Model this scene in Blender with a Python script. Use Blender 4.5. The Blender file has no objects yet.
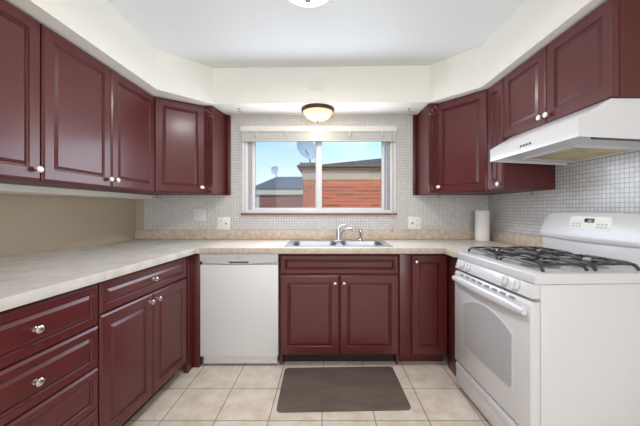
import bpy, bmesh, math, random
from mathutils import Vector, Matrix
random.seed(4)
C = bpy.context.scene.collection
SC = bpy.context.scene
R = math.radians

# ------------------------------------------------------------------ camera
CAMH = 1.22
cam_d = bpy.data.cameras.new('camera'); cam = bpy.data.objects.new('camera', cam_d); C.objects.link(cam)
cam.location = (0, 0, CAMH); cam.rotation_euler = (R(90), 0, 0)
cam_d.sensor_width = 36; cam_d.lens = 36 * 300 / 640.0
cam_d.shift_x = -7 / 640.0; cam_d.shift_y = -4 / 640.0
cam_d.clip_start = 0.02; cam_d.clip_end = 300
SC.camera = cam

# ------------------------------------------------------------------ world, lights, exposure
vs = SC.view_settings
SC.display_settings.display_device = 'sRGB'
vs.view_transform = 'Standard'; vs.look = 'None'; vs.gamma = 1; vs.use_curve_mapping = False
vs.exposure = 0.0

w = bpy.data.worlds.new('world'); SC.world = w; w.use_nodes = True
nt = w.node_tree; nt.nodes.clear()
def wn(t, **k):
    n = nt.nodes.new(t)
    for a, b in k.items(): setattr(n, a, b)
    return n
out = wn('ShaderNodeOutputWorld'); bg = wn('ShaderNodeBackground'); bg.inputs[1].default_value = 1.45
tc = wn('ShaderNodeTexCoord'); sep = wn('ShaderNodeSeparateXYZ')
ramp = wn('ShaderNodeValToRGB')
ramp.color_ramp.elements[0].position = 0.0; ramp.color_ramp.elements[0].color = (.80, .90, .97, 1)
e = ramp.color_ramp.elements.new(.10); e.color = (.66, .83, .96, 1)
ramp.color_ramp.elements[-1].position = .30; ramp.color_ramp.elements[-1].color = (.27, .57, .93, 1)
noi = wn('ShaderNodeTexNoise'); noi.inputs['Scale'].default_value = 5; noi.inputs['Detail'].default_value = 5
cr = wn('ShaderNodeValToRGB'); cr.color_ramp.elements[0].position = .48; cr.color_ramp.elements[1].position = .75
mp = wn('ShaderNodeMapping'); mp.inputs['Scale'].default_value = (1, 1, 3)
mx = wn('ShaderNodeMix', data_type='RGBA'); mx.inputs[7].default_value = (.88, .93, .97, 1)
mul = wn('ShaderNodeMath', operation='MULTIPLY'); mul.inputs[1].default_value = .55
L = nt.links.new
L(tc.outputs['Generated'], sep.inputs[0]); L(sep.outputs[2], ramp.inputs[0])
L(tc.outputs['Generated'], mp.inputs[0]); L(mp.outputs[0], noi.inputs['Vector']); L(noi.outputs[0], cr.inputs[0]); L(cr.outputs[0], mul.inputs[0])
L(mul.outputs[0], mx.inputs[0]); L(ramp.outputs[0], mx.inputs[6]); L(mx.outputs[2], bg.inputs[0]); L(bg.outputs[0], out.inputs[0])

def lamp(kind, name, loc, energy, color=(1, 1, 1), rot=(0, 0, 0), **k):
    d = bpy.data.lights.new(name, kind); d.energy = energy; d.color = color
    for a, b in k.items(): setattr(d, a, b)
    o = bpy.data.objects.new(name, d); C.objects.link(o); o.location = loc; o.rotation_euler = rot
    return o
lamp('SUN', 'sun', (5, -5, 20), 1.9, (1, .93, .84), (R(52), 0, R(-20)), angle=R(1))
# fill light added behind the camera to brighten the room; no window there
lamp('AREA', 'rear_fill', (.1, -2.3, 1.45), 66, (.96, .98, 1), (R(90), 0, 0), shape='RECTANGLE', size=3.0, size_y=1.7)

# sky light coming in through the kitchen window
lamp('AREA', 'window_daylight', (-.08, 2.86, 1.56), 17, (.80, .88, 1), (R(-90), 0, 0), shape='RECTANGLE', size=1.3, size_y=.62)

# ------------------------------------------------------------------ materials
def mat(name, col, rough=.5, metal=0, coat=0, spec=.5, emit=None, estr=0):
    m = bpy.data.materials.new(name); m.use_nodes = True
    b = m.node_tree.nodes['Principled BSDF']
    b.inputs['Base Color'].default_value = (*col, 1); b.inputs['Roughness'].default_value = rough
    b.inputs['Metallic'].default_value = metal; b.inputs['Coat Weight'].default_value = coat
    b.inputs['Coat Roughness'].default_value = .20; b.inputs['Specular IOR Level'].default_value = spec
    if emit: b.inputs['Emission Color'].default_value = (*emit, 1); b.inputs['Emission Strength'].default_value = estr
    return m
def srgb(r, g, b):
    f = lambda c: (c / 255 / 12.92) if c <= 10 else ((c / 255 + .055) / 1.055) ** 2.4
    return (f(r), f(g), f(b))
def nodes(m): return m.node_tree.nodes, m.node_tree.links.new, m.node_tree.nodes['Principled BSDF']
def noise_mix(m, stops, scale, detail=6, vscale=(1, 1, 1), rough=.6, coord='Object', dist=0):
    """base colour from a noise run through a colour ramp"""
    N, K, b = nodes(m)
    t = N.new('ShaderNodeTexCoord'); mp = N.new('ShaderNodeMapping'); mp.inputs['Scale'].default_value = vscale
    n = N.new('ShaderNodeTexNoise'); n.inputs['Scale'].default_value = scale; n.inputs['Detail'].default_value = detail
    n.inputs['Roughness'].default_value = rough; n.inputs['Distortion'].default_value = dist
    r = N.new('ShaderNodeValToRGB'); els = r.color_ramp.elements
    els[0].position, els[0].color = stops[0][0], (*stops[0][1], 1)
    els[1].position, els[1].color = stops[-1][0], (*stops[-1][1], 1)
    for p, c in stops[1:-1]:
        e = els.new(p); e.color = (*c, 1)
    K(t.outputs[coord], mp.inputs[0]); K(mp.outputs[0], n.inputs['Vector']); K(n.outputs[0], r.inputs[0]); K(r.outputs[0], b.inputs['Base Color'])
    return r
def add_bump(m, scale, strength, dist=.002):
    N, K, b = nodes(m)
    t = N.new('ShaderNodeTexCoord'); n = N.new('ShaderNodeTexNoise'); n.inputs['Scale'].default_value = scale; n.inputs['Detail'].default_value = 4
    bp = N.new('ShaderNodeBump'); bp.inputs['Strength'].default_value = strength; bp.inputs['Distance'].default_value = dist
    K(t.outputs['Object'], n.inputs['Vector']); K(n.outputs[0], bp.inputs['Height']); K(bp.outputs[0], b.inputs['Normal'])

M = {}
M['cherry'] = mat('cherry_wood', srgb(88, 26, 26), .40, coat=.40, spec=.35)
noise_mix(M['cherry'], [(.3, srgb(80, 24, 26)), (.7, srgb(89, 30, 31))], 30, 6, (6, 6, .5))
M['cherry_end'] = mat('cherry_veneer', srgb(88, 28, 30), .45)
noise_mix(M['cherry_end'], [(.25, srgb(72, 24, 25)), (.75, srgb(90, 35, 33))], 14, 7, (5, 5, .35), dist=.6)
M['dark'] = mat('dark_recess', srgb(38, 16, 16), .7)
M['paint_ceil'] = mat('ceiling_paint', srgb(232, 235, 236), .9)
M['paint'] = mat('cream_paint', srgb(240, 238, 230), .85)
M['beige'] = mat('beige_paint', srgb(184, 170, 150), .85)
M['white'] = mat('white_enamel', srgb(212, 212, 215), .28, coat=.3)
M['white_dw'] = mat('white_plastic_front', srgb(214, 213, 214), .4)
M['white_pl'] = mat('white_plastic', srgb(236, 234, 228), .4)
M['offwhite'] = mat('offwhite_plate', srgb(222, 222, 222), .5)
M['nickel'] = mat('satin_nickel', srgb(205, 198, 188), .25, 1)
M['brass'] = mat('aged_brass', srgb(150, 110, 70), .35, 1)
M['pearl'] = mat('pearl_ceramic', srgb(238, 234, 228), .15, coat=.5)
M['chrome'] = mat('chrome', srgb(205, 208, 212), .12, 1)
M['steel'] = mat('brushed_steel', srgb(176, 179, 184), .36, 1)
M['iron'] = mat('cast_iron', srgb(58, 55, 56), .38)
M['burner'] = mat('burner_cap', srgb(70, 68, 68), .5)
M['alu'] = mat('burner_aluminium', srgb(190, 190, 192), .4, .6)
M['grey'] = mat('dark_grey_plastic', srgb(70, 72, 78), .5)
M['vent'] = mat('slotted_grey', srgb(150, 152, 156), .5)
M['ltgrey'] = mat('light_grey_plastic', srgb(186, 190, 190), .5)
M['oven_glass'] = mat('oven_glass', srgb(150, 152, 154), .08, coat=.5)
N_, K_, b_ = nodes(M['oven_glass'])
_t = N_.new('ShaderNodeTexCoord'); _v = N_.new('ShaderNodeTexVoronoi'); _v.inputs['Scale'].default_value = 330
_r = N_.new('ShaderNodeValToRGB'); _r.color_ramp.elements[0].color = (*srgb(120, 122, 126), 1); _r.color_ramp.elements[1].color = (*srgb(188, 188, 190), 1); _r.color_ramp.elements[1].position = .5
K_(_t.outputs['Object'], _v.inputs['Vector']); K_(_v.outputs[0], _r.inputs[0]); K_(_r.outputs[0], b_.inputs['Base Color'])
M['display'] = mat('display_glass', (.012, .03, .016), .1, emit=(.10, .45, .18), estr=.10)
M['filter'] = mat('greasy_filter', srgb(196, 180, 128), .45, .4)
noise_mix(M['filter'], [(.35, srgb(182, 174, 152)), (.7, srgb(226, 210, 150))], 9)
M['hood_in'] = mat('hood_underside_grey', srgb(206, 210, 218), .4)
M['bronze'] = mat('oiled_bronze', srgb(92, 62, 50), .4, .5)
M['glass_shade'] = mat('frosted_glass_lit', srgb(250, 225, 180), .4, emit=(1, .70, .36), estr=.55)
M['glass_dome'] = mat('frosted_white_glass_lit', srgb(245, 245, 242), .4, emit=(1, .97, .93), estr=1.1)
M['paper'] = mat('paper_towel', srgb(240, 238, 236), .95); add_bump(M['paper'], 150, .4)
M['mat'] = mat('dark_brown_mat', srgb(82, 68, 61), .85)
noise_mix(M['mat'], [(.3, srgb(88, 76, 70)), (.7, srgb(110, 97, 89))], 3.2, 8, (1, 2.5, 1)); add_bump(M['mat'], 60, .3)
M['laminate'] = mat('beige_laminate', srgb(214, 202, 186), .4)  # paler than its front edge: window reflection on the top put into the colour
noise_mix(M['laminate'], [(.3, srgb(208, 197, 184)), (.5, srgb(222, 213, 202)), (.72, srgb(232, 225, 216))], 14, 8)
M['laminate_shaded_edge'] = mat('beige_laminate_shaded_edge', srgb(190, 170, 150), .45)  # same laminate as the slab, its dimmer front face put into the colour
noise_mix(M['laminate_shaded_edge'], [(.3, srgb(176, 160, 145)), (.7, srgb(208, 194, 180))], 40, 8)
M['laminate_w'] = mat('pale_laminate', srgb(206, 200, 190), .42)
noise_mix(M['laminate_w'], [(.28, srgb(186, 180, 172)), (.5, srgb(203, 199, 192)), (.72, srgb(216, 213, 208))], 8, 8, dist=.6)
M['splash'] = mat('granite_look_laminate', srgb(206, 186, 164), .45)
noise_mix(M['splash'], [(.3, srgb(184, 164, 145)), (.55, srgb(208, 191, 174)), (.75, srgb(220, 207, 194))], 26, 8)
M['sill'] = mat('red_brown_sill', srgb(132, 84, 76), .5)
M['vinyl'] = mat('white_vinyl', srgb(232, 233, 236), .4)
M['vinyl_grey'] = mat('grey_track', srgb(222, 222, 226), .5)
M['slat'] = mat('blind_slats', srgb(226, 224, 220), .5)
M['cord'] = mat('tan_cord', srgb(188, 172, 140), .8)
M['hookm'] = mat('dark_hook', srgb(120, 100, 80), .4, .6)

def brick_mat(name, col1, col2, grout, bw, bh, mort, axes, rough=.4, offset=0, loc=(0, 0, 0), rotz=0, bump=.3, smooth=.1, blotch=None):
    m = mat(name, col1, rough); N, K, b = nodes(m)
    t = N.new('ShaderNodeNewGeometry'); s = N.new('ShaderNodeSeparateXYZ'); c = N.new('ShaderNodeCombineXYZ'); mp = N.new('ShaderNodeMapping')
    K(t.outputs['Position'], s.inputs[0]); K(s.outputs[axes[0]], c.inputs[0]); K(s.outputs[axes[1]], c.inputs[1])
    mp.inputs['Location'].default_value = loc; mp.inputs['Rotation'].default_value = (0, 0, rotz)
    K(c.outputs[0], mp.inputs[0])
    br = N.new('ShaderNodeTexBrick'); br.offset = offset; br.squash = 1
    br.inputs['Scale'].default_value = 1; br.inputs['Brick Width'].default_value = bw; br.inputs['Row Height'].default_value = bh
    br.inputs['Mortar Size'].default_value = mort; br.inputs['Mortar Smooth'].default_value = smooth
    br.inputs['Color1'].default_value = (*col1, 1); br.inputs['Color2'].default_value = (*col2, 1); br.inputs['Mortar'].default_value = (*grout, 1)
    K(mp.outputs[0], br.inputs['Vector'])
    if blotch:
        n = N.new('ShaderNodeTexNoise'); n.inputs['Scale'].default_value = blotch[0]; n.inputs['Detail'].default_value = 8; n.inputs['Roughness'].default_value = .65
        K(t.outputs['Position'], n.inputs['Vector'])
        r = N.new('ShaderNodeValToRGB'); r.color_ramp.elements[0].position = .35; r.color_ramp.elements[1].position = .68
        r.color_ramp.elements[0].color = (*blotch[1], 1); r.color_ramp.elements[1].color = (*blotch[2], 1)
        K(n.outputs[0], r.inputs[0])
        x = N.new('ShaderNodeMix'); x.data_type = 'RGBA'; x.blend_type = 'MULTIPLY'; x.inputs[0].default_value = 1
        K(br.outputs[0], x.inputs[6]); K(r.outputs[0], x.inputs[7]); K(x.outputs[2], b.inputs['Base Color'])
    else:
        K(br.outputs[0], b.inputs['Base Color'])
    if bump:
        bp = N.new('ShaderNodeBump'); bp.invert = True; bp.inputs['Strength'].default_value = bump; bp.inputs['Distance'].default_value = .002
        K(br.outputs['Fac'], bp.inputs['Height']); K(bp.outputs[0], b.inputs['Normal'])
    return m
T = .308
M['floor'] = brick_mat('floor_tile', srgb(238, 231, 222), srgb(232, 224, 214), srgb(164, 146, 128), T, T, .0035, (0, 1), .35,
                       loc=(.029 + T * 20, -1.729 + T * 20, 0), bump=.3, blotch=(9, (.80, .73, .66), (1, 1, 1)))
P = .0256
M['mosaic_xz'] = brick_mat('mosaic_back', srgb(212, 212, 213), srgb(200, 200, 202), srgb(184, 178, 168), P, P, .0026, (0, 2), .3, loc=(5, 0, 0), bump=.25)
M['mosaic_yz'] = brick_mat('mosaic_side', srgb(222, 222, 224), srgb(208, 208, 211), srgb(170, 166, 163), P * 1.0, P, .0022, (1, 2), .22, loc=(5, 0, 0), bump=.25)
M['brick'] = brick_mat('orange_brick', srgb(206, 70, 24), srgb(136, 32, 10), srgb(214, 150, 92), .30, .108, .009, (0, 2), .85, offset=.5, loc=(20, 20, 0), bump=0)
M['soldier'] = brick_mat('soldier_brick', srgb(206, 76, 28), srgb(140, 36, 12), srgb(220, 160, 100), .11, .30, .010, (0, 2), .85, loc=(20, 20.19, 0), bump=0)
M['brick_far'] = brick_mat('red_brick', srgb(150, 66, 52), srgb(126, 50, 42), srgb(176, 130, 110), .36, .13, .010, (0, 2), .85, offset=.5, loc=(20, 20, 0), bump=0)
M['shingle'] = mat('dark_shingles', srgb(92, 88, 94), .9); noise_mix(M['shingle'], [(.3, srgb(80, 78, 86)), (.7, srgb(112, 108, 112))], 12)
M['fascia'] = mat('taupe_fascia', srgb(190, 160, 138), .7)
M['fascia_d'] = mat('brown_fascia', srgb(128, 96, 80), .7)
M['stucco'] = mat('pale_stucco', srgb(214, 200, 184), .85)
M['dish'] = mat('grey_dish', srgb(196, 198, 206), .5)
M['pole'] = mat('galvanised_pole', srgb(120, 124, 132), .5, .5)
M['leaf'] = mat('tree_foliage', srgb(72, 84, 72), .9); noise_mix(M['leaf'], [(.3, srgb(52, 62, 56)), (.7, srgb(98, 108, 92))], 6)
M['bark'] = mat('bark', srgb(80, 66, 56), .9)
M['lawn'] = mat('lawn', srgb(96, 116, 66), .95); noise_mix(M['lawn'], [(.3, srgb(80, 100, 56)), (.7, srgb(116, 132, 80))], 3)

def glass_mat(name, tint=(1, 1, 1)):
    m = bpy.data.materials.new(name); m.use_nodes = True; n = m.node_tree; n.nodes.clear()
    o = n.nodes.new('ShaderNodeOutputMaterial'); t = n.nodes.new('ShaderNodeBsdfTransparent'); g = n.nodes.new('ShaderNodeBsdfGlossy')
    f = n.nodes.new('ShaderNodeFresnel'); f.inputs[0].default_value = 1.25; x = n.nodes.new('ShaderNodeMixShader')
    t.inputs[0].default_value = (*tint, 1); g.inputs['Roughness'].default_value = .02
    n.links.new(f.outputs[0], x.inputs[0]); n.links.new(t.outputs[0], x.inputs[1]); n.links.new(g.outputs[0], x.inputs[2]); n.links.new(x.outputs[0], o.inputs[0])
    return m
M['glass'] = glass_mat('window_glass', (.97, .985, .99))
def screen_mat():
    m = bpy.data.materials.new('insect_mesh'); m.use_nodes = True; n = m.node_tree; n.nodes.clear()
    o = n.nodes.new('ShaderNodeOutputMaterial'); t = n.nodes.new('ShaderNodeBsdfTransparent'); g = n.nodes.new('ShaderNodeBsdfDiffuse'); x = n.nodes.new('ShaderNodeMixShader')
    g.inputs[0].default_value = (*srgb(150, 160, 176), 1); x.inputs[0].default_value = .09
    n.links.new(t.outputs[0], x.inputs[1]); n.links.new(g.outputs[0], x.inputs[2]); n.links.new(x.outputs[0], o.inputs[0])
    return m
M['screen'] = screen_mat()

# ------------------------------------------------------------------ mesh helpers
def merge(bm, tmp, mx=None):
    me = bpy.data.meshes.new('t'); tmp.to_mesh(me); tmp.free()
    if mx is not None: me.transform(mx)
    bm.from_mesh(me); bpy.data.meshes.remove(me)
def box(bm, x0, x1, y0, y1, z0, z1, bev=0, seg=2, mi=0, mx=None):
    t = bmesh.new(); bmesh.ops.create_cube(t, size=1)
    for v in t.verts:
        v.co = ((x0 + x1) / 2 + v.co.x * (x1 - x0), (y0 + y1) / 2 + v.co.y * (y1 - y0), (z0 + z1) / 2 + v.co.z * (z1 - z0))
    if bev: bmesh.ops.bevel(t, geom=list(t.edges), offset=bev, segments=seg, affect='EDGES', profile=.5)
    for f in t.faces: f.material_index = mi
    merge(bm, t, mx)
def prism(bm, pts, a0, a1, axis='z', bev=0, mi=0, mx=None):
    """extrude a 2-D outline along an axis: z -> pts are (x,y); x -> pts are (y,z); y -> pts are (x,z)"""
    t = bmesh.new()
    f3 = {'z': lambda p, a: (p[0], p[1], a), 'x': lambda p, a: (a, p[0], p[1]), 'y': lambda p, a: (p[0], a, p[1])}[axis]
    lo = [t.verts.new(f3(p, a0)) for p in pts]; hi = [t.verts.new(f3(p, a1)) for p in pts]
    t.faces.new(lo); t.faces.new(hi)
    n = len(pts)
    for i in range(n): t.faces.new((lo[i], lo[(i + 1) % n], hi[(i + 1) % n], hi[i]))
    bmesh.ops.recalc_face_normals(t, faces=list(t.faces))
    if bev: bmesh.ops.bevel(t, geom=list(t.edges), offset=bev, segments=2, affect='EDGES', profile=.5)
    for f in t.faces: f.material_index = mi
    merge(bm, t, mx)
def lathe(bm, prof, n=24, mx=None, mi=0):
    t = bmesh.new(); rings = []
    for r, z in prof:
        if r < 1e-6: rings.append([t.verts.new((0, 0, z))])
        else: rings.append([t.verts.new((r * math.cos(2 * math.pi * i / n), r * math.sin(2 * math.pi * i / n), z)) for i in range(n)])
    for a, b in zip(rings, rings[1:]):
        for i in range(n):
            j = (i + 1) % n
            q = [a[i % len(a)], a[j % len(a)], b[j % len(b)], b[i % len(b)]]
            u = []
            for v in q:
                if v not in u: u.append(v)
            if len(u) > 2: t.faces.new(u)
    for k in (0, -1):
        if len(rings[k]) > 1: t.faces.new(rings[k])
    bmesh.ops.recalc_face_normals(t, faces=list(t.faces))
    for f in t.faces: f.material_index = mi
    merge(bm, t, mx)
def tube(bm, pts, r, n=10, mi=0, flat=None):
    """a round bar along a polyline; r may be a list"""
    t = bmesh.new(); pts = [Vector(p) for p in pts]; rs = r if isinstance(r, (list, tuple)) else [r] * len(pts); rings = []
    up = None
    for i, p in enumerate(pts):
        d = (pts[min(i + 1, len(pts) - 1)] - pts[max(i - 1, 0)]).normalized()
        if up is None: up = Vector((0, 0, 1)) if abs(d.z) < .9 else Vector((1, 0, 0))
        s = d.cross(up).normalized(); u = s.cross(d).normalized(); up = u
        rings.append([t.verts.new(p + (s * math.cos(2 * math.pi * k / n) + u * math.sin(2 * math.pi * k / n)) * rs[i]) for k in range(n)])
    for a, b in zip(rings, rings[1:]):
        for k in range(n): t.faces.new((a[k], a[(k + 1) % n], b[(k + 1) % n], b[k]))
    t.faces.new(rings[0]); t.faces.new(rings[-1])
    bmesh.ops.recalc_face_normals(t, faces=list(t.faces))
    for f in t.faces: f.material_index = mi
    merge(bm, t)
def arc(cx, cy, r, a0, a1, n): return [(cx + r * math.cos(R(a0 + (a1 - a0) * i / n)), cy + r * math.sin(R(a0 + (a1 - a0) * i / n))) for i in range(n + 1)]
def rrect(x0, x1, y0, y1, r, n=5):
    return arc(x1 - r, y0 + r, r, -90, 0, n) + arc(x1 - r, y1 - r, r, 0, 90, n) + arc(x0 + r, y1 - r, r, 90, 180, n) + arc(x0 + r, y0 + r, r, 180, 270, n)
def obj(name, bm, m, parent=None, loc=(0, 0, 0), rotz=0, angle=35):
    me = bpy.data.meshes.new(name); bm.to_mesh(me); bm.free()
    for mm in (m if isinstance(m, list) else [m]): me.materials.append(M[mm])
    for p in me.polygons: p.use_smooth = True
    me.set_sharp_from_angle(angle=R(angle))
    o = bpy.data.objects.new(name, me); C.objects.link(o); o.location = loc; o.rotation_euler = (0, 0, rotz)
    if parent: o.parent = parent
    return o
def tag(o, label, cat, group=None):
    o['label'] = label; o['category'] = cat
    if group: o['group'] = group
    return o
def thing(name, label, cat, loc=(0, 0, 0), rotz=0, group=None):
    o = bpy.data.objects.new(name, None); C.objects.link(o); o.empty_display_size = .05
    o.location = loc; o.rotation_euler = (0, 0, rotz)
    return tag(o, label, cat, group)
def struct(name, bm, m, parent=None, angle=35):
    o = obj(name, bm, m, parent, angle=angle)
    if not parent: o['kind'] = 'structure'
    return o
B = bmesh.new

# ------------------------------------------------------------------ room shell
WY = 2.92                      # back wall face
WXR = 1.57                     # right wall face
HX = -1.70                     # face of the left wall above the alcove
ZC = 2.443; ZS = 2.13          # ceiling, soffit underside
AX0, AX1 = -1.86, -2.46        # alcove wall at the back wall / far behind the camera
b = B(); box(b, -2.8, 1.75, -2.7, 3.1, -.1, 0); struct('floor', b, 'floor')
b = B(); box(b, -2.8, 1.75, -2.7, 3.1, ZC, ZC + .1); struct('ceiling', b, 'paint_ceil')
wx0, wx1, wz0, wz1 = -.80, .645, 1.18, 2.018
b = B()
box(b, -2.8, wx0, WY, WY + .18, 0, ZC); box(b, wx1, 1.75, WY, WY + .18, 0, ZC)
box(b, wx0, wx1, WY, WY + .18, 0, wz0); box(b, wx0, wx1, WY, WY + .18, wz1, ZC)
struct('wall_back', b, 'beige')
b = B(); box(b, WXR, 1.75, -2.7, WY, 0, ZC); struct('wall_right', b, 'paint')
b = B(); prism(b, [(HX, WY - .001), (HX, -2.7), (-2.8, -2.7), (-2.8, WY - .001)], 1.316, ZC); struct('wall_left', b, 'paint')
b = B(); prism(b, [(AX0, WY - .001), (-1.86 - .157 * 5.6, -2.7), (-2.8, -2.7), (-2.8, WY - .001)], 0, 1.315); struct('wall_alcove', b, 'beige')
b = B(); box(b, -2.8, 1.75, -2.8, -2.7, 0, ZC); struct('wall_rear', b, 'paint')
# mosaic tile sheets on the back and right walls
b = B(); t = .005
box(b, -1.78, wx0 - .001, WY - t, WY, .93, ZS); box(b, wx1 + .001, WXR, WY - t, WY, .93, ZS)
box(b, wx0 - .001, wx1 + .001, WY - t, WY, .93, wz0); box(b, wx0 - .001, wx1 + .001, WY - t, WY, wz1, ZS)
o = struct('wall_tile', b, 'mosaic_xz')
b = B(); box(b, WXR - t, WXR, -.2, WY - t, .85, 1.72); struct('wall_tile', b, 'mosaic_yz')
# soffit (bulkhead) with its cut corners
pl, pr = (-1.295, 2.28), (1.155, 2.24)
b = B()
prism(b, [(HX + .001, -2.69), (-1.295, -2.69), pl, (-.99, 2.60), (.87, 2.55), pr, (1.155, -2.69), (WXR - .001, -2.69), (WXR - .001, WY - .001), (HX + .001, WY - .001)], ZS, ZC - .001)
struct('trim_1', b, 'paint')
# laminate upstand along the back and right walls
b = B(); box(b, -1.86, WXR - .006, WY - .024, WY - .006, .926, 1.016, .003); struct('trim_2', b, 'splash')
b = B(); box(b, WXR - .024, WXR - .006, 2.084, WY - .025, .926, 1.016, .003); struct('trim_3', b, 'splash')

# ------------------------------------------------------------------ window
win = bpy.data.objects.new('window_1', None); C.objects.link(win); win['kind'] = 'structure'
yf = WY + .03
def frame_ring(bm, x0, x1, z0, z1, wl, wr, wb, wt, y0, y1, bev=.003):
    box(bm, x0, x0 + wl, y0, y1, z0, z1, bev); box(bm, x1 - wr, x1, y0, y1, z0, z1, bev)
    box(bm, x0 + wl - .002, x1 - wr + .002, y0, y1, z0, z0 + wb, bev); box(bm, x0 + wl - .002, x1 - wr + .002, y0, y1, z1 - wt, z1, bev)
b = B(); frame_ring(b, wx0 + .001, wx1 - .001, wz0 + .001, wz1 - .001, .03, .03, .03, .03, yf - .03, yf + .10); obj('window_frame', b, 'vinyl', win)
b = B(); frame_ring(b, wx0 - .022, wx1 + .022, wz0 - .001, wz1 + .008, .022, .022, .002, .008, WY - .014, WY - .0055, .002); obj('window_casing', b, 'vinyl', win)
b = B()
for x in (wx0 + .036, wx0 + .052): box(b, x, x + .006, yf - .02, yf + .09, wz0 + .03, wz1 - .03)
for x in (wx1 - .062, wx1 - .046): box(b, x, x + .006, yf - .02, yf + .09, wz0 + .03, wz1 - .03)
obj('track', b, 'vinyl_grey', win)
sx = -.115
for nm, x0, x1, y0, wl, wr in (('sash', wx0 + .062, sx + .065, yf + .005, .028, .055), ('sash', sx + .0, wx1 - .070, yf + .050, .052, .026)):
    b = B(); frame_ring(b, x0, x1, wz0 + .03, wz1 - .03, wl, wr, .022, .035, y0, y0 + .035); s = obj(nm, b, 'vinyl', win)
    b = B(); box(b, x0 + wl - .004, x1 - wr + .004, y0 + .014, y0 + .019, wz0 + .048, wz1 - .06); obj('pane', b, 'glass', s)
b = B(); box(b, wx0 + .06, sx + .05, yf + .088, yf + .0885, wz0 + .03, wz1 - .03); obj('insect_screen', b, 'screen', win)
b = B(); box(b, wx0 - .03, wx1 + .03, WY - .035, WY + .12, wz0 - .018, wz0 - .001, .003); obj('sill', b, 'sill', win)

# raised blind
bl = thing('window_blind', 'white slatted blind pulled up to a thin stack at the window top', 'blind', (0, WY - .045, 0))
b = B(); box(b, wx0 - .03, wx1 + .025, 0, .028, 1.962, 2.014, .003); obj('headrail', b, 'white_pl', bl)
b = B()
for k in range(11): box(b, wx0 - .02, wx1 + .012, -.004 + .001 * (k % 2), .026, 1.888 + k * .0062, 1.888 + k * .0062 + .0045, .001, 1)
obj('slat_stack', b, 'slat', bl)
b = B(); box(b, wx0 - .022, wx1 + .014, -.005, .027, 1.871, 1.885, .003); obj('bottom_rail', b, 'slat', bl)
for x in (-.68, -.39, -.08, .22, .53):
    b = B(); box(b, x - .012, x + .012, -.012, .004, 1.90, 1.961, .003); obj('clip', b, 'ltgrey', bl)
b = B(); tube(b, [(.622, -.012, 1.961), (.622, -.014, 1.5), (.622, -.012, 1.03)], .0022, 6); lathe(b, [(0, 1.0), (.006, 1.003), (.006, 1.02), (.003, 1.032), (0, 1.033)], 8, Matrix.Translation((.622, -.012, 0))); obj('cord', b, 'cord', bl)

# ------------------------------------------------------------------ cabinet pieces
def panel(bm, w, h, th=.02, rim=.06, g=.018, round_=.009, dep=.010):
    """routed door: x 0..w, z 0..h, back at y=0, face at y=-th"""
    rings = [(0, 0), (0, -th + round_ * .95), (round_ * .25, -th + round_ * .6), (round_ * 1.15, -th), (rim, -th), (rim + g * .12, -th + dep * .6), (rim + g * .30, -th + dep), (rim + g * .5, -th + dep), (rim + g * 1.4, -th + .001)]
    t = bmesh.new(); rr = []
    for i, y in rings: rr.append([t.verts.new(p) for p in ((i, y, i), (w - i, y, i), (w - i, y, h - i), (i, y, h - i))])
    t.faces.new(rr[0])
    for a, c in zip(rr, rr[1:]):
        for k in range(4): t.faces.new((a[k], a[(k + 1) % 4], c[(k + 1) % 4], c[k]))
    t.faces.new(rr[-1])
    bmesh.ops.recalc_face_normals(t, faces=list(t.faces))
    merge(bm, t)
FWD = Matrix.Rotation(R(90), 4, 'X')          # lathe axis +z -> local -y
def knob(parent, x, z, kind='nickel', y=-.02):
    b = B()
    mx = Matrix.Translation((x, y, z)) @ FWD @ Matrix.Diagonal((1.0, .88, .95, 1))
    lathe(b, [(0, 0), (.011, 0), (.0105, .003), (.006, .005), (.0055, .014)], 16, mx, 0)
    lathe(b, [(.0055, .013), (.012, .016), (.0165, .021), (.0165, .025), (.012, .0295), (.006, .031), (0, .0312)], 20, mx, 1)
    return obj('knob', b, ['nickel', 'nickel'] if kind == 'nickel' else ['brass', 'pearl'], parent)
def door(root, x0, x1, z0, z1, kn=None, kind='nickel', name='door', rim=.058, y=0):
    b = B(); panel(b, x1 - x0, z1 - z0, rim=rim); d = obj(name, b, 'cherry', root, (x0, y, z0), angle=8)
    if kn: knob(d, kn[0] - x0, kn[1] - z0, kind)
    return d
def drawer(root, x0, x1, z0, z1, kn=True, name='drawer'):
    b = B(); panel(b, x1 - x0, z1 - z0, rim=.036, g=.016, round_=.010, dep=.009); d = obj(name, b, 'cherry', root, (x0, 0, z0), angle=8)
    if kn: knob(d, (x1 - x0) / 2, (z1 - z0) / 2)
    return d
def base_carcass(root, w, d=.56, top=.883, toe=.075, toeh=.09, ends=True):
    b = B(); prism(b, [(.001, toeh), (d, toeh), (d, top), (.001, top)], 0, w, 'x'); obj('carcass', b, 'cherry', root)
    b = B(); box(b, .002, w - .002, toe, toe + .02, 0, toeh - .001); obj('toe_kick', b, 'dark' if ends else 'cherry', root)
    if ends:
        for x in (0, w - .018):
            b = B(); prism(b, [(toe + .021, 0), (d, 0), (d, toeh - .001), (toe + .021, toeh - .001)], x, x + .018, 'x'); obj('side_panel', b, 'cherry', root)

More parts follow.
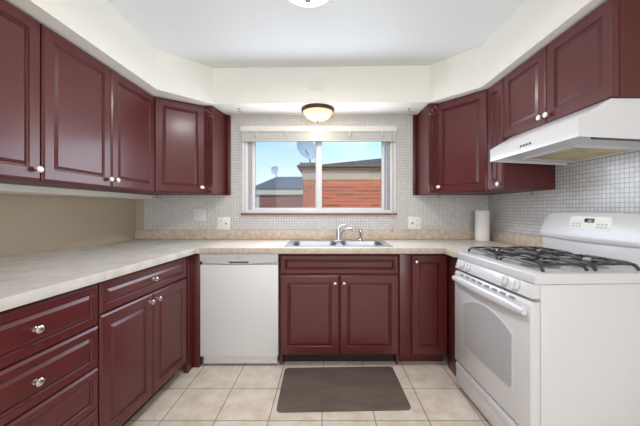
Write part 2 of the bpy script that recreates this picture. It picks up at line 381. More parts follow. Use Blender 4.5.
# left run of base cabinets: local x runs away from the camera (world +Y)
ang = R(90 - 3.0)
lx = Vector((math.cos(ang), math.sin(ang), 0)); ly = Vector((-math.sin(ang), math.cos(ang), 0))
P0 = Vector((-1.023, 2.195, 0)) + ly * .02        # far front corner of the carcass
gb = .003
w2 = .787
r = thing('base_cabinet', 'dark cherry base cabinet with one wide drawer over two doors, along the left counter', 'cabinet', P0 - lx * w2, ang)
base_carcass(r, w2)
drawer(r, gb, w2 - gb, .722, .874)
zt = .716; zb = .10
door(r, gb, w2 / 2 - gb / 2, zb, zt, (w2 / 2 - .035, zt - .045))
door(r, w2 / 2 + gb / 2, w2 - gb, zb, zt, (w2 / 2 + .035, zt - .045))
w1 = .60
r = thing('drawer_cabinet', 'dark cherry base cabinet with a stack of four knobbed drawers at the near left', 'cabinet', P0 - lx * (w2 + w1 + .002), ang)
base_carcass(r, w1)
for k in range(4):
    z0 = .096 + k * .195
    drawer(r, gb, w1 - gb, z0, z0 + .191)

# corner post, dishwasher, sink base, narrow base: front plane Y
FY = 2.31
b = B(); prism(b, [(-1.062, FY - .002), (-.980, FY - .002), (-.980, FY + .06), (-1.062, FY + .06)], 0, .883, bev=.002); box(b, -1.062, -1.030, FY - .085, FY - .003, .0, .883, .002)
tag(obj('corner_post', b, 'cherry'), 'dark cherry corner filler post between left cabinets and dishwasher', 'filler panel')

# dishwasher
dw = thing('dishwasher', 'white built-in dishwasher with a curved top panel and pocket handle', 'dishwasher', (-.975, FY - .01, 0))
W = .602
b = B(); box(b, .004, W - .004, .03, .57, .09, .875); obj('body', b, 'white_dw', dw)
b = B(); box(b, 0.002, W - .002, 0, .029, .088, .794, .004); obj('door', b, 'white_dw', dw)
b = B()
curve = [(W - .002 - (W - .004) * i / 24,   .8195 - .022 * math.sin(math.pi * i / 24)) for i in range(25)]
prism(b, [(.002, .876), (W - .002, .876)][::1] + curve, -.006, .029, 'y', .002); cp = obj('control_panel', b, 'white_dw', dw)
b = B(); box(b, .225, .375, -.0095, -.002, .806, .818, .002); obj('pocket_handle', b, 'grey', dw)
b = B(); lathe(b, [(0, 0), (.02, 0), (.02, .002), (0, .002)], 20, Matrix.Translation((.30, -.006, .851)) @ FWD @ Matrix.Diagonal((1, .35, 1, 1))); obj('badge', b, 'ltgrey', dw)
b = B(); box(b, .01, W - .01, .045, .06, .012, .083, .002); obj('kick_plate', b, 'white_dw', dw)
for xq in (.004, W - .012): b = B(); box(b, xq, xq + .008, .02, .044, .04, .085); obj('bracket', b, 'grey', dw)

x0 = -.366
r = thing('sink_base_cabinet', 'dark cherry two-door cabinet with a false drawer front, under the steel sink', 'cabinet', (x0, FY + .02, 0))
W = .925
b = B(); prism(b, [(.001, .09), (.021, .09), (.021, .883), (.001, .883)], 0, W, 'x'); obj('face_frame', b, 'cherry', r)
b = B()
box(b, 0, .018, .022, .56, 0, .883); box(b, W - .018, W, .022, .56, 0, .883); box(b, .019, W - .019, .022, .56, .09, .108); box(b, .019, W - .019, .545, .56, .109, .70)
obj('carcass', b, 'cherry', r)
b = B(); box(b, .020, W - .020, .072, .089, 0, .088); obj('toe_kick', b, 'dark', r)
drawer(r, gb, W - gb, .715, .868, False, 'false_drawer_front')
door(r, gb, W / 2 - .002, .10, .708, (W / 2 - .035, .65)); door(r, W / 2 + .002, W - gb, .10, .708, (W / 2 + .035, .65))
b = B(); box(b, x0 + W + .002, x0 + W + .088, FY + .006, FY + .06, .09, .883, .002); box(b, x0 + W + .002, x0 + W + .088, FY + .092, FY + .11, 0, .088)
tag(obj('filler_panel', b, 'cherry'), 'plain narrow cherry filler strip between sink cabinet and narrow door', 'filler panel')
x1 = x0 + W + .09
r = thing('narrow_base_cabinet', 'narrow single-door cherry base cabinet in the corner beside the stove', 'cabinet', (x1, FY + .02, 0))
base_carcass(r, .285, ends=False)
door(r, gb, .282, .10, .868, (.038, .815), 'nickel')
b = B(); box(b, .936, .954, 2.084, FY + .017, .0, .883, .002); tag(obj('filler_panel', b, 'cherry'), 'cherry filler panel facing the room between narrow door and stove', 'filler panel')

# ------------------------------------------------------------------ countertops
ZT = .925; TH = .040
seam = -.965
eo = Vector((-.995, 2.262, 0)); ed = Vector((-.075, -1.25, 0)).normalized()
en = eo + ed * 2.2
r = thing('countertop', 'long pale laminate countertop along the left wall with a seam in its front edge', 'countertop')
b = B()
alc = lambda y: -1.86 - .157 * (WY - y) + .002
prism(b, [(eo.x - .002, eo.y), (en.x - .002, en.y), (alc(en.y), en.y), (alc(WY - .025), WY - .025), (seam, WY - .025), (seam, eo.y)], ZT - TH, ZT); obj('slab', b, 'laminate_w', r)
ss = (eo.y - 1.414) / -ed.y
for a, c in ((0, ss - .001), (ss + .001, 2.2)):
    p, q = eo + ed * a, eo + ed * c; nx = Vector((-ed.y, ed.x, 0)) * .003
    b = B(); prism(b, [(p.x - .0015, p.y), (q.x - .0015, q.y), (q.x + nx.x, q.y + nx.y), (p.x + nx.x, p.y + nx.y)], ZT - TH - .002, ZT + .0005, bev=.0008); obj('edge_strip', b, 'laminate_w', r)
r = thing('countertop', 'beige laminate countertop under the window, turning the corner to the stove', 'countertop')
sk = (-.315, .495, 2.345, 2.775)      # cut-out for the sink
b = B(); yb = WY - .025; f0 = FY - .048
box(b, seam + .001, sk[0], f0, yb, ZT - TH, ZT); box(b, sk[0], sk[1], f0, sk[2], ZT - TH, ZT); box(b, sk[0], sk[1], sk[3], yb, ZT - TH, ZT)
box(b, sk[1], .889, f0, yb, ZT - TH, ZT); box(b, .889, WXR - .025, 2.084, yb, ZT - TH, ZT); obj('slab', b, 'laminate', r)
b = B(); box(b, seam + .001, .889, f0 - .003, f0 - .0005, ZT - TH - .002, ZT + .0004, .0008); box(b, .886,   .8885, 2.084, f0 - .003, ZT - TH - .002, ZT + .0004, .0008); obj('edge_strip', b, 'laminate_shaded_edge', r)

# sink
s = thing('kitchen_sink', 'double-bowl stainless steel sink set into the counter below the window', 'sink', (0, 0, ZT))
b = B(); rx0, rx1, ry0, ry1 = sk[0] - .022, sk[1] + .022, sk[2] - .02, sk[3] + .02
bowls = [(-.283, .075), (.125, .462)]; by0, by1 = 2.375, 2.695
zt_ = .0045
box(b, rx0, rx1, ry0, by0, .0008, zt_, .0015, 1); box(b, rx0, rx1, by1, ry1, .0008, zt_, .0015, 1)
for a, c in ((rx0, bowls[0][0]), (bowls[0][1], bowls[1][0]), (bowls[1][1], rx1)): box(b, a, c, by0, by1, .0008, zt_)
obj('rim', b, 'steel', s)
for a, c in bowls:
    b = B(); t = bmesh.new(); rings = []
    for ins, z, rad in ((0, .003, .05), (.004, -.02, .05), (.014, -.14, .05), (.04, -.165, .05), (.13, -.17, .03)):
        rings.append([t.verts.new((p[0], p[1], z)) for p in rrect(a + ins, c - ins, by0 + ins, by1 - ins, max(.005, min(rad, (c - a) / 2 - ins - .001)), 5)])
    for u, v in zip(rings, rings[1:]):
        n = len(u)
        for k in range(n): t.faces.new((u[k], v[k], v[(k + 1) % n], u[(k + 1) % n]))
    t.faces.new(rings[-1]); bmesh.ops.recalc_face_normals(t, faces=list(t.faces)); 
    for f in t.faces: f.normal_flip()
    # fill the corners of the opening up to the rim
    merge(b, t)
    for cx, cy, sx_, sy_ in ((a, by0, 1, 1), (c, by0, -1, 1), (c, by1, -1, -1), (a, by1, 1, -1)):
        pts = [(cx, cy)] + [(cx + sx_ * (.05 - .05 * math.sin(R(q))), cy + sy_ * (.05 - .05 * math.cos(R(q)))) for q in range(0, 91, 15)]
        prism(b, pts, .0008, zt_)
    bo = obj('bowl', b, 'steel', s)
    b = B(); lathe(b, [(0, .001), (.02, .001), (.026, .004), (.042, .004), (.044, .0005), (.02, 0)], 20, Matrix.Translation(((a + c) / 2, (by0 + by1) / 2, -.1695))); obj('drain', b, 'chrome', bo)

# faucet and sprayer
f = thing('kitchen_faucet', 'chrome single-lever faucet with a low arched spout behind the sink', 'faucet', (.105, 2.745, ZT + .0047)); f.scale = (.88, .88, .88)
b = B(); box(b, -.055, .055, -.028, .028, 0, .012, .005); lathe(b, [(.026, .01), (.024, .06), (.022, .105), (.024, .108), (.023, .125), (.012, .138), (0, .141)], 24); obj('body', b, 'chrome', f)
b = B(); tube(b, [(.012, -.008, .045), (.03, -.025, .075), (.055, -.05, .105), (.085, -.08, .125), (.115, -.11, .132), (.135, -.13, .128), (.143, -.138, .112)], [.013, .0125, .012, .0115, .011, .012, .012], 14); obj('spout', b, 'chrome', f)
b = B(); tube(b, [(0, 0, .132), (.015, .0, .152), (.045, .0, .164), (.075, -.002, .166)], [.011, .009, .007, .006], 12); obj('lever', b, 'chrome', f)
f = thing('side_sprayer', 'small chrome side sprayer standing to the right of the faucet', 'sprayer', (.308, 2.750, ZT + .0047))
b = B(); lathe(b, [(.022, 0), (.022, .006), (.015, .014), (.013, .03)], 18); obj('base', b, 'chrome', f)
b = B(); lathe(b, [(.010, .0295), (.011, .05), (.014, .075), (.015, .095), (.011, .106), (0, .108)], 18); obj('head', b, 'chrome', f)

# paper towel
p = thing('paper_towel_roll', 'upright white paper towel roll on the corner counter', 'paper towel', (1.435, 2.775, ZT + .001))
b = B(); lathe(b, [(.018, .001), (.058, .001), (.061, .004), (.061, .276), (.058, .28), (.018, .28)], 32); obj('roll', b, 'paper', p)
b = B(); lathe(b, [(.0175, .0), (.0175, .281), (.0145, .281), (.0145, .0)], 18); obj('core', b, 'laminate', p)

# ------------------------------------------------------------------ wall cabinets
UB = 1.353; UT = ZS - .002; UH = UT - UB
ux = -1.40
def wall_cab(name, label, loc, rotz, wd, d, h, doors, kind, group=None, knob_z=.055):
    r = thing(name, label, 'cabinet', loc, rotz, group)
    b = B(); box(b, 0, wd, .001, d, 0, h, .0015, 1); obj('carcass', b, 'cherry_end', r)
    for a, c, kx in doors: door(r, a, c, .004, h - .006, (kx, knob_z), kind)
    return r
LC_ = 2.412
# left wall: local x -> +Y
wd = .955
wall_cab('wall_cabinet', 'reddish cherry two-door wall cabinet on the left wall beside the corner cabinet', (ux, LC_ - wd - .001, UB), R(90), wd, .298, UH,
         [(gb, .466, .466 - .028), (.469, wd - gb, .469 + .028)], 'pearl', 'wall cabinets along the left wall')
wall_cab('wall_cabinet', 'nearest wall cabinet at the left, cut by the picture edge', (ux, LC_ - 2 * wd - .003, UB), R(90), wd, .298, UH,
         [(gb, .476, .448), (.479, wd - gb, wd - .032)], 'pearl', 'wall cabinets along the left wall')

def fluted(bm, w, h, th=.018):
    """fluted strip with a carved block on top: x 0..w, z 0..h, back y=0"""
    n = 3; m_ = .010; pts = [(0, 0), (0, -th)]
    gw = (w - 2 * m_) / n
    for k in range(n):
        c = m_ + gw * (k + .5)
        pts += [(c + gw * .38 * math.sin(R(a)) , -th + .011 * math.cos(R(a))) for a in range(-90, 91, 30)]
    pts += [(w, -th), (w, 0)]
    prism(bm, pts, .085, h - .105)
    box(bm, 0, w, -th - .004, 0, h - .1045, h, .002); box(bm, 0, w, -th - .004, 0, 0, .0845, .002)
    for zc in (h - .052, .042):
        lathe(bm, [(w * .42, 0), (w * .40, .005), (w * .28, .002), (w * .18, .006), (0, .009)], 20, Matrix.Translation((w / 2, -th - .004, zc)) @ FWD)
def corner_cab(label, A, Bp, pw, px_in, px_bk, wall_x, knob_right, sgn):
    """A: front corner on the side run, Bp: corner next to the pilaster; the pilaster faces the room along X"""
    r = thing('corner_wall_cabinet', label, 'cabinet', (Bp[0], Bp[1], UB), group='diagonal corner wall cabinets')
    yb = WY - .007; wxx = wall_x
    foot = [A, Bp, (px_in, Bp[1] + .002), (px_bk, yb), (wxx, yb), (wxx, A[1])]
    b = B(); prism(b, foot, 0, UH); obj('carcass', b, 'cherry_end', r)
    L_, R_ = (A, Bp) if A[0] < Bp[0] else (Bp, A)
    dx, dy = R_[0] - L_[0], R_[1] - L_[1]; ln = math.hypot(dx, dy); an = math.atan2(dy, dx)
    b = B(); panel(b, ln - .012, UH - .012, rim=.056); d = obj('door', b, 'cherry', r, (L_[0] + .006 * dx / ln + .001 * dy / ln, L_[1] + .006 * dy / ln - .001 * dx / ln, .005), an, 8)
    knob(d, (ln - .012 - .03) if knob_right else .03, .05, 'pearl')
    x0_ = min(Bp[0], px_in)
    b = B(); fluted(b, pw, UH - .002); obj('pilaster', b, 'cherry', r, (x0_ + .001, Bp[1], .001))
    # scribe strip where the end panel meets the wall
    xs = px_bk if sgn > 0 else px_bk - .036
    b = B(); box(b, xs + .0008, xs + .0352, yb - .022, yb, 0, UH, .002); obj('scribe_strip', b, 'cherry', r)
    for ch in r.children: ch.location -= Vector((Bp[0], Bp[1], 0))
    return r
corner_cab('diagonal cherry corner wall cabinet with fluted strip to the left of the window', (-1.400, 2.415), (-1.080, 2.66), .074, -1.004, -.968, HX + .003, True, 1)
corner_cab('diagonal cherry corner wall cabinet with fluted strip to the right of the window', (1.222, 2.262), (.954, 2.600), .080, .872, .866, WXR - .007, False, -1)

# right wall: local x -> -Y
rx_ = 1.222; dR = WXR - .007 - rx_
wall_cab('narrow_wall_cabinet', 'narrow tall cherry wall cabinet between corner cabinet and range hood', (rx_, 2.258, UB), R(-90), .206, dR, UH, [(gb, .203, .175)], 'pearl', knob_z=.04)
hb = 1.690; wdh = .800
wall_cab('hood_cabinet', 'short two-door cherry wall cabinet mounted above the white range hood', (rx_, 2.258 - .208, hb), R(-90), wdh, dR, UT - hb,
         [(gb, wdh / 2 - .002, wdh / 2 - .026), (wdh / 2 + .002, wdh - gb, wdh / 2 + .026)], 'pearl', knob_z=.04)

# ------------------------------------------------------------------ range hood
h = thing('range_hood', 'white under-cabinet range hood above the stove', 'range hood', (rx_, 2.048, 0), R(-90))
X0 = .095; WH = .782; y1 = dR - .002; zf = 1.527; zb_ = 1.503; zt2 = hb - .003; yf_ = -.160
prof = [(yf_, zf), (yf_, zf + .077), (-.024, zt2), (y1, zt2), (y1, zb_)]
b = B()
prism(b, prof, X0, X0 + .004, 'x'); prism(b, prof, WH - .004, WH, 'x')
prism(b, [(yf_, zf), (yf_, zf + .077), (-.024, zt2), (y1, zt2), (y1, zt2 - .004), (-.018, zt2 - .004), (yf_ + .004, zf + .075), (yf_ + .004, zf)], X0 + .004, WH - .004, 'x')
obj('shell', b, 'white', h, angle=70)
sl = (zb_ - zf) / (y1 - yf_)
zu = lambda y, o=.02: zf + sl * (y - yf_) + o
def under(bm, xa, xb, ya, yb, o0, o1): prism(bm, [(ya, zu(ya, o0)), (yb, zu(yb, o0)), (yb, zu(yb, o1)), (ya, zu(ya, o1))], xa, xb, 'x')
b = B(); under(b, X0 + .005, WH - .005, yf_ + .005, y1 - .001, .018, .024); obj('underside', b, 'hood_in', h)
b = B(); under(b, .22, .57, .0, .29, .006, .0175); fl = obj('filter', b, 'filter', h)
b = B(); under(b, .205, .22, -.015, .305, .003, .0175); under(b, .57, .585, -.015, .305, .003, .0175); under(b, .22, .57, -.015, .0, .003, .0175); under(b, .22, .57, .29, .305, .003, .0175); obj('filter_frame', b, 'white', fl)
b = B(); under(b, .715, .748, -.05, .24, .008, .0175); obj('vent_slot', b, 'grey', h)
for k in range(4):
    b = B(); box(b, .400 + k * .024, .413 + k * .024, yf_ - .004, yf_ - .0003, 1.558, 1.569, .0015); obj('switch', b, 'grey', h)

# ------------------------------------------------------------------ gas range
W = .715
g = thing('gas_range', 'white gas range with black grates against the right wall', 'stove', (.868, 2.040, 0), R(-90 + 2.6))
yb2 = .608
b = B(); box(b, 0, W, .046, yb2, .03, .884, .004); obj('body', b, 'white', g)
for x in (.04, W - .04):
    for y in (.09, .55): b = B(); lathe(b, [(.018, 0), (.018, .029)], 12, Matrix.Translation((x, y, 0))); obj('foot', b, 'grey', g)
b = B(); box(b, .002, W - .002, .008, .045, .045, .192, .006); box(b, .012, W - .012, .0, .02, .150, .187, .005); dr = obj('storage_drawer', b, 'white', g)
b = B(); prism(b, [(.0, .208), (.045, .208), (.045, .806), (.010, .806), (0, .79)], .002, W - .002, 'x', .003); od = obj('oven_door', b, 'white', g)
top = [(.60 - .0225 * 2 * i / 2 / 10 * 10.2, .632 + .05 * math.sin(math.pi * i / 20)) for i in range(1, 20)]
top = [(.612 - .486 * i / 20, .612 + .062 * math.sin(math.pi * i / 20) ** .8) for i in range(0, 21)]
top = [(.590 - .470 * i / 20, .612 + .062 * math.sin(math.pi * i / 20) ** .8) for i in range(0, 21)]
pts = [(.120, .362), (.132, .35), (.576, .35), (.590, .362)] + top
b = B(); prism(b, pts, -.0025, .004, 'y'); obj('oven_window', b, 'oven_glass', od)
b = B()
c0 = .355; rim_out = [((p[0] - c0) * 1.045 + c0, (p[1] - .5) * 1.05 + .5) for p in pts]
t = bmesh.new(); n = len(pts)
ra = [t.verts.new((p[0], -.0035, p[1])) for p in pts]; rb = [t.verts.new((p[0], -.0035, p[1])) for p in rim_out]; rc = [t.verts.new((p[0], .001, p[1])) for p in rim_out]
for k in range(n):
    t.faces.new((ra[k], ra[(k + 1) % n], rb[(k + 1) % n], rb[k])); t.faces.new((rb[k], rb[(k + 1) % n], rc[(k + 1) % n], rc[k]))
bmesh.ops.recalc_face_normals(t, faces=list(t.faces)); merge(b, t); obj('window_bezel', b, 'white', od)
# handle: broad bar standing off the door top
b = B()
hp = [(.02 + (W - .04) * i / 16, -.016 - .010 * math.sin(math.pi * i / 16), .758) for i in range(17)]
t = bmesh.new(); rings = []
for i, q in enumerate(hp):
    s_ = .62 + .38 * math.sin(math.pi * min(1, max(0, min(i, 16 - i) / 3)) / 2)
    rings.append([t.verts.new((q[0], q[1] + .013 * math.cos(R(a)), q[2] + .025 * s_ * math.sin(R(a)))) for a in range(0, 360, 24)])
for u, v in zip(rings, rings[1:]):
    for k in range(len(u)): t.faces.new((u[k], u[(k + 1) % len(u)], v[(k + 1) % len(u)], v[k]))
t.faces.new(rings[0]); t.faces.new(rings[-1]); bmesh.ops.recalc_face_normals(t, faces=list(t.faces)); merge(b, t)
box(b, .022, .055, -.016, .001, .742, .774, .004); box(b, W - .055, W - .022, -.016, .001, .742, .774, .004)
obj('door_handle', b, 'white', od)
for k in range(8):
    x = .075 + k * .070; b = B(); box(b, x, x + .044, -.0006, .004, .7845, .7985, .001)
    obj('door_vent', b, 'vent', od)
# sloped control panel
b = B(); prism(b, [(.002, .822), (.045, .822), (.045, .884), (.022, .884)], .0, W, 'x', .002); cpn = obj('control_panel', b, 'white', g)
tilt = math.atan2(.020, .062)
for x in (.075, .155, .515, .600):
    mx = Matrix.Translation((x, .0115, .853)) @ Matrix.Rotation(R(90) - tilt, 4, 'X')
    b = B(); lathe(b, [(.027, 0), (.027, .003), (.024, .004), (.0225, .009), (.020, .011), (0, .0115)], 24, mx); box(b, -.005, .005, -.021, .021, .0112, .021, .002, mx=mx)
    k = obj('burner_knob', b, 'white', cpn)
    b = B(); lathe(b, [(.0275, 0), (.031, 0), (.031, .001), (.0275, .001)], 24, mx); obj('dial_ring', b, 'ltgrey', k)
# cooktop
b = B(); prism(b, [(.018, .886), (yb2 + .005, .886), (yb2 + .005, .932), (.05, .932), (.045, .928), (.040, .932), (.024, .932), (.018, .926)], -.003, W + .003, 'x', .002); ct = obj('cooktop', b, 'white', g)
gx = [(.025, .350), (.365, .690)]
GZ = .933
for (xa, xb) in gx:
    for (ya, yb3) in ((.065, .305), (.315, .555)):
        cx, cy = (xa + xb) / 2, (ya + yb3) / 2
        b = B(); lathe(b, [(.085, 0), (.085, .001), (.070, .003), (.0, .003)], 28, Matrix.Translation((cx, cy, GZ))); bu = obj('burner', b, 'alu', ct)
        b = B(); lathe(b, [(.034, .0032), (.036, .012), (.046, .014), (.046, .019), (.042, .022), (0, .0225)], 24, Matrix.Translation((cx, cy, GZ))); obj('burner_cap', b, 'burner', bu)
        b = B(); rad = .0078; zt3 = GZ + .030
        hx, hy = (xb - xa) / 2 - .012, (yb3 - ya) / 2 - .012
        # two long rails whose ends curve down to feet, arched arms from the sides and short fingers
        for sy_ in (-1, 1):
            yy = cy + sy_ * (hy - .004)
            tube(b, [(cx - hx - .006, yy, GZ + .006), (cx - hx + .010, yy, zt3 - .008), (cx - hx + .040, yy, zt3), (cx + hx - .040, yy, zt3), (cx + hx - .010, yy, zt3 - .008), (cx + hx + .006, yy, GZ + .006)], rad, 8)
            tube(b, [(cx, yy, zt3), (cx, cy + sy_ * .06, zt3 + .004), (cx, cy + sy_ * .028, zt3 - .002)], [rad, rad, .006], 8)
        for sx_ in (-1, 1):
            tube(b, [(cx + sx_ * (hx - .015), cy - hy + .004, zt3 - .002), (cx + sx_ * (hx - .015), cy - hy * .5, zt3 + .001), (cx + sx_ * (hx - .015), cy + hy * .5, zt3 + .001), (cx + sx_ * (hx - .015), cy + hy - .004, zt3 - .002)], rad * .8, 8)
            tube(b, [(cx + sx_ * (hx - .015), cy, zt3), (cx + sx_ * (hx - .06), cy, zt3 + .006), (cx + sx_ * .05, cy, zt3 + .003), (cx + sx_ * .03, cy, zt3 - .003)], [rad, rad, rad, .006], 8)
        obj('grate', b, 'iron', ct)
# backguard with rolled console
b = B(); prism(b, [(yb2 + .006, .886), (yb2 + .045, .886), (yb2 + .045, 1.06), (yb2 + .014, 1.06)], .0, W, 'x', .002); bgd = obj('backguard', b, 'white', g)
b = B(); t = bmesh.new(); rings = []; NS = 22
for i in range(NS + 1):
    x = -.003 + (W + .006) * i / NS
    u = i / NS; ed_ = min(u, 1 - u)
    cut = .034 * max(0, 1 - ed_ / .06) ** 2; arch = .016 * math.sin(math.pi * u)
    zt4 = 1.185 + arch - cut; sag = .010 * math.sin(math.pi * u)
    prof = [(yb2 + .050, zt4 - .004), (yb2 + .034, zt4), (yb2 + .026, zt4 - .008), (yb2 + .008, 1.10), (yb2 - .002, 1.062 - sag * .4), (yb2 - .004, 1.047 - sag), (yb2 + .004, 1.036 - sag), (yb2 + .020, 1.032 - sag), (yb2 + .050, 1.032 - sag)]
    rings.append([t.verts.new((x, y, z)) for y, z in prof])
for u, v in zip(rings, rings[1:]):
    for k in range(len(u)): t.faces.new((u[k], u[(k + 1) % len(u)], v[(k + 1) % len(u)], v[k]))
t.faces.new(rings[0]); t.faces.new(rings[-1]); bmesh.ops.recalc_face_normals(t, faces=list(t.faces)); merge(b, t)
con = obj('console', b, 'white', g, angle=50)
# display laid on the sloped console face
pA, pB = Vector((yb2 + .008, 1.10, 0)), Vector((yb2 + .026, 1.184, 0)); sa = math.atan2(pB.x - pA.x, pB.y - pA.y)
mxc = Matrix.Translation((0, yb2 + .008, 1.10)) @ Matrix.Rotation(-sa, 4, 'X')
b = B(); prism(b, rrect(.215, .475, .002, .078, .02), -.0022, .004, 'y', mx=mxc); pad = obj('touch_pad', b, 'white_pl', con)
b = B(); box(b, .315, .375, -.0042, -.0024, .042, .066, .001, mx=mxc); dp = obj('clock_display', b, 'display', con)
for x in (.235, .258, .281, .395, .418, .441):
    for z in (.014, .030): b = B(); box(b, x, x + .015, -.0034, -.0023, z, z + .008, mx=mxc); obj('touch_button', b, 'ltgrey', con)

# ------------------------------------------------------------------ lights
cl = thing('ceiling_light', 'round white dome ceiling light at the top of the room', 'ceiling light', (-.10, 1.565, ZC))
b = B(); lathe(b, [(.06, -.001), (.155, -.001), (.16, -.012), (.152, -.022), (.06, -.022)], 40); obj('canopy', b, 'white_pl', cl)
b = B(); lathe(b, [(.150, -.0225), (.146, -.05), (.128, -.085), (.09, -.112), (.045, -.124), (0, -.127)], 40); obj('shade', b, 'glass_dome', cl)
b = B(); lathe(b, [(0, -.127), (.012, -.128), (.016, -.134), (.010, -.142), (0, -.148)], 16); obj('finial', b, 'nickel', cl)
lamp('AREA', 'ceiling_lamp', (-.10, 1.565, ZC - .155), 17, (1, .98, .96), shape='DISK', size=.28)
sl_ = thing('flush_light', 'small bronze-rimmed amber glass light under the soffit above the window', 'ceiling light', (-.083, 2.73, ZS))
b = B(); lathe(b, [(.05, -.001), (.146, -.001), (.150, -.012), (.146, -.024), (.138, -.030), (.05, -.028)], 40); obj('canopy', b, 'bronze', sl_)
b = B(); lathe(b, [(.134, -.031), (.128, -.045), (.104, -.075), (.07, -.095), (.03, -.105), (0, -.107)], 40); obj('shade', b, 'glass_shade', sl_)
b = B(); lathe(b, [(0, -.107), (.010, -.108), (.012, -.114), (.006, -.120), (.005, -.126), (0, -.130)], 16); obj('finial', b, 'bronze', sl_)
lamp('POINT', 'sink_lamp', (-.083, 2.73, ZS - .165), 1.05, (1, .92, .80), shadow_soft_size=.05)

# ------------------------------------------------------------------ wall plates, hooks, mat
def plate(x, z, label, left_toggle):
    r = thing('switch_plate', label, 'switch plate', (x, WY - .0055, z), group='double switch plates beside the window')
    b = B(); box(b, -.062, .062, -.006, 0, -.062, .062, .002); obj('cover', b, 'white_pl', r)
    s_ = 1 if left_toggle else -1
    b = B(); box(b, -.024 * s_ - .005, -.024 * s_ + .005, -.017, -.0065, -.010, .008, .002); obj('toggle', b, 'grey', r)
    for zz in (-.024, .024):
        b = B(); prism(b, rrect(.026 * s_ - .016, .026 * s_ + .016, zz - .014, zz + .014, .010), -.0085, -.0062, 'y'); oo = obj('outlet', b, 'white_pl', r)
        for dx in (-.006, .006): b = B(); box(b, .026 * s_ + dx - .0016, .026 * s_ + dx + .0016, -.0092, -.0087, zz - .005, zz + .006); obj('slot', b, 'grey', oo)
plate(-1.002, 1.080, 'white double plate with outlet and toggle left of the window', False)
plate(.850, 1.085, 'white double plate with toggle and outlet right of the window', True)
b = B(); box(b, -.06, .06, -.006, 0, -.06, .06, .002); box(b, .030, .056, -.0085, -.0062, -.05, .05, .001)
tag(obj('blank_plate', b, 'offwhite', None, (-1.237, WY - .0055, 1.165)), 'blank grey cover plate on mosaic tile under the left corner cabinet', 'cover plate')
b = B(); box(b, -.06, .06, -.004, 0, -.055, .055, .002)
tag(obj('cover_plate', b, 'paint', None, (-.088, 2.572, 2.30), R(-1.5)), 'painted-over cover plate on the cream soffit above the window light', 'cover plate')
def hook(x, y, z, label):
    b = B(); lathe(b, [(.009, 0), (.009, -.003), (.003, -.004)], 10); tube(b, [(0, 0, -.003), (0, 0, -.018), (.006, 0, -.027), (.014, 0, -.027), (.018, 0, -.018)], .0022, 7)
    tag(obj('cup_hook', b, 'hookm', None, (x, y, z)), label, 'hook', 'small cup hooks')
hook(-1.62, 2.86, UB - .0005, 'tiny cup hook under the diagonal corner cabinet left of the window')
hook(1.02, 2.74, UB - .0005, 'tiny cup hook under the diagonal corner cabinet right of the window')
hook(1.50, 2.20, UB - .0005, 'tiny cup hook under the narrow cabinet beside the range hood')
hook(-.80, 2.72, ZS - .0005, 'tiny hook in the soffit underside left of the window light')
hook(.745, 2.72, ZS - .0005, 'tiny hook in the soffit underside right of the window light')

b = B(); prism(b, rrect(-.41, .41, -.245, .245, .03), .001, .012, bev=.003)
tag(obj('floor_mat', b, 'mat', None, (.098, 2.050, 0), R(1.6)), 'dark brown anti-fatigue mat on the tiles before the sink cabinet', 'mat')

# ------------------------------------------------------------------ outside
b = B(); box(b, -40, 40, 3.4, 60, -1.0, -.9); o = struct('ground', b, 'lawn')
BY = 9.0
r = thing('brick_building', 'orange brick neighbour building with a soldier course beyond the window', 'building', (0, BY, 0))
xl = -.72
b = B(); box(b, xl, 6, 0, 4.4, -.9, 1.93); obj('wall', b, 'brick', r)
b = B(); box(b, xl + .001, 6, -.01, 0, 1.931, 2.10); obj('soldier_course', b, 'soldier', r)
b = B(); box(b, xl - .03, 6, -.02, 4.4, 2.101, 2.38); obj('frieze', b, 'fascia', r)
b = B(); box(b, xl - .12, 6, -.14, 4.4, 2.381, 2.46, .01); box(b, xl - .17, 6, -.20, 4.4, 2.461, 2.52, .01); obj('cornice', b, 'fascia_d', r)
b = B(); prism(b, [(-.17, 2.522), (6, 2.522), (6, 3.15), (1.6, 2.74), (-.17, 2.56)], .0, 4.3, 'y'); obj('roof', b, 'shingle', r)
b = B(); box(b, xl - .10, -.18, -.10, 1.2, 2.522, 2.60, .01); obj('parapet', b, 'fascia_d', r)

r = thing('low_building', 'low brick house with a dark hipped roof beyond the window at left', 'building', (0, 14, 0))
b = B(); box(b, -3.15, 1.0, 0, 6, -.9, 1.88); obj('wall', b, 'brick_far', r)
b = B(); box(b, -3.35, -3.152, -.02, 6, -.9, 1.88); obj('corner_pillar', b, 'stucco', r)
b = B(); box(b, -3.45, 1.0, -.15, 6.1, 1.881, 2.16, .01); obj('fascia', b, 'stucco', r)
b = B()
t = bmesh.new(); v = [t.verts.new(p) for p in ((-3.6, -.25, 2.162), (1.2, -.25, 2.162), (1.2, 6.2, 2.162), (-3.6, 6.2, 2.162), (-2.6, 1.6, 2.90), (1.2, 1.6, 2.90))]
for f_ in ((0, 1, 5, 4), (0, 4, 3), (3, 4, 5, 2), (1, 2, 5), (0, 3, 2, 1)): t.faces.new([v[i] for i in f_])
bmesh.ops.recalc_face_normals(t, faces=list(t.faces)); merge(b, t); obj('roof', b, 'shingle', r)

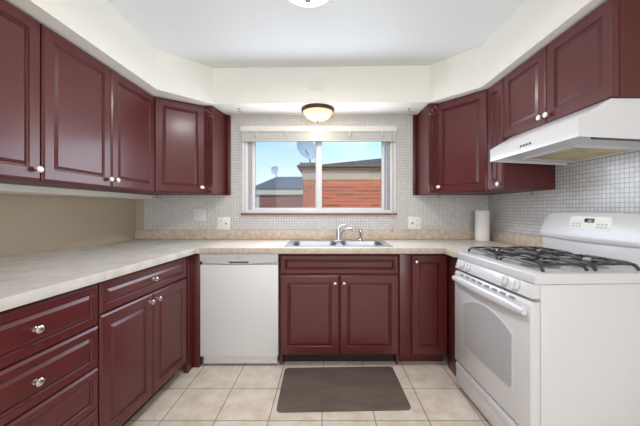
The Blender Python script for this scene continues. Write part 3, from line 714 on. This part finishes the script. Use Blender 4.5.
def dish(label, base, rad, arm, az, el, elong=1.0):
    """base: foot of the mast; arm: vector from foot to the reflector's back"""
    r = thing('satellite_dish', label, 'satellite dish', base)
    mx = Matrix.Translation(arm) @ Matrix.Rotation(az, 4, 'Z') @ Matrix.Rotation(el, 4, 'X') @ Matrix.Diagonal((1, elong, 1, 1))
    b = B(); pr_ = [(rad * i / 8, rad * .28 * (i / 8) ** 2) for i in range(9)]
    lathe(b, pr_ + [(rad * 1.01, rad * .285), (rad * .98, rad * .235)] + [(rad * i / 8, rad * .28 * (i / 8) ** 2 - .02) for i in range(7, -1, -1)], 36, mx); obj('reflector', b, 'dish', r)
    b = B(); a = Vector(arm); tube(b, [(0, 0, 0), (a.x * .5, a.y * .5, a.z * .6), (a.x, a.y, a.z - .01)], .022, 8); obj('mast', b, 'pole', r)
    b = B(); q = mx @ Vector((0, rad * .9, rad * .2)); q2 = mx @ Vector((0, rad * .35, rad * 1.0)); tube(b, [q, q2], .012, 8)
    tube(b, [q2, q2 + Vector((0, 0, -.07))], .03, 8); obj('feed_horn', b, 'pole', r)
dish('big grey satellite dish on the roof corner seen through the left pane', (-.50, BY + .15, 2.626), .37, (-.16, .1, .42), R(38), R(68), 1.05)
dish('small satellite dish on the far house roof seen through the left pane', (-2.50, 14.9, 2.70), .26, (-.05, .0, .42), R(-40), R(75), .8)

def tree(label, x, y, h, rad, seed):
    r = thing('tree', label, 'tree', (x, y, -.9)); rnd = random.Random(seed)
    b = B(); tube(b, [(0, 0, 0), (.05, 0, h * .4), (0, .02, h * .8)], [.16, .12, .05], 8); obj('trunk', b, 'bark', r)
    b = B()
    for k in range(26):
        t = bmesh.new(); bmesh.ops.create_icosphere(t, subdivisions=2, radius=rad * rnd.uniform(.22, .42))
        for v in t.verts: v.co *= 1 + rnd.uniform(-.22, .22)
        merge(b, t, Matrix.Translation((rnd.gauss(0, rad * .42), rnd.gauss(0, rad * .42), h * .82 + rnd.gauss(0, rad * .38))))
    obj('crown', b, 'leaf', r)
tree('small dark tree top beyond the far house roof', -4.35, 26, 4.35, .85, 2)
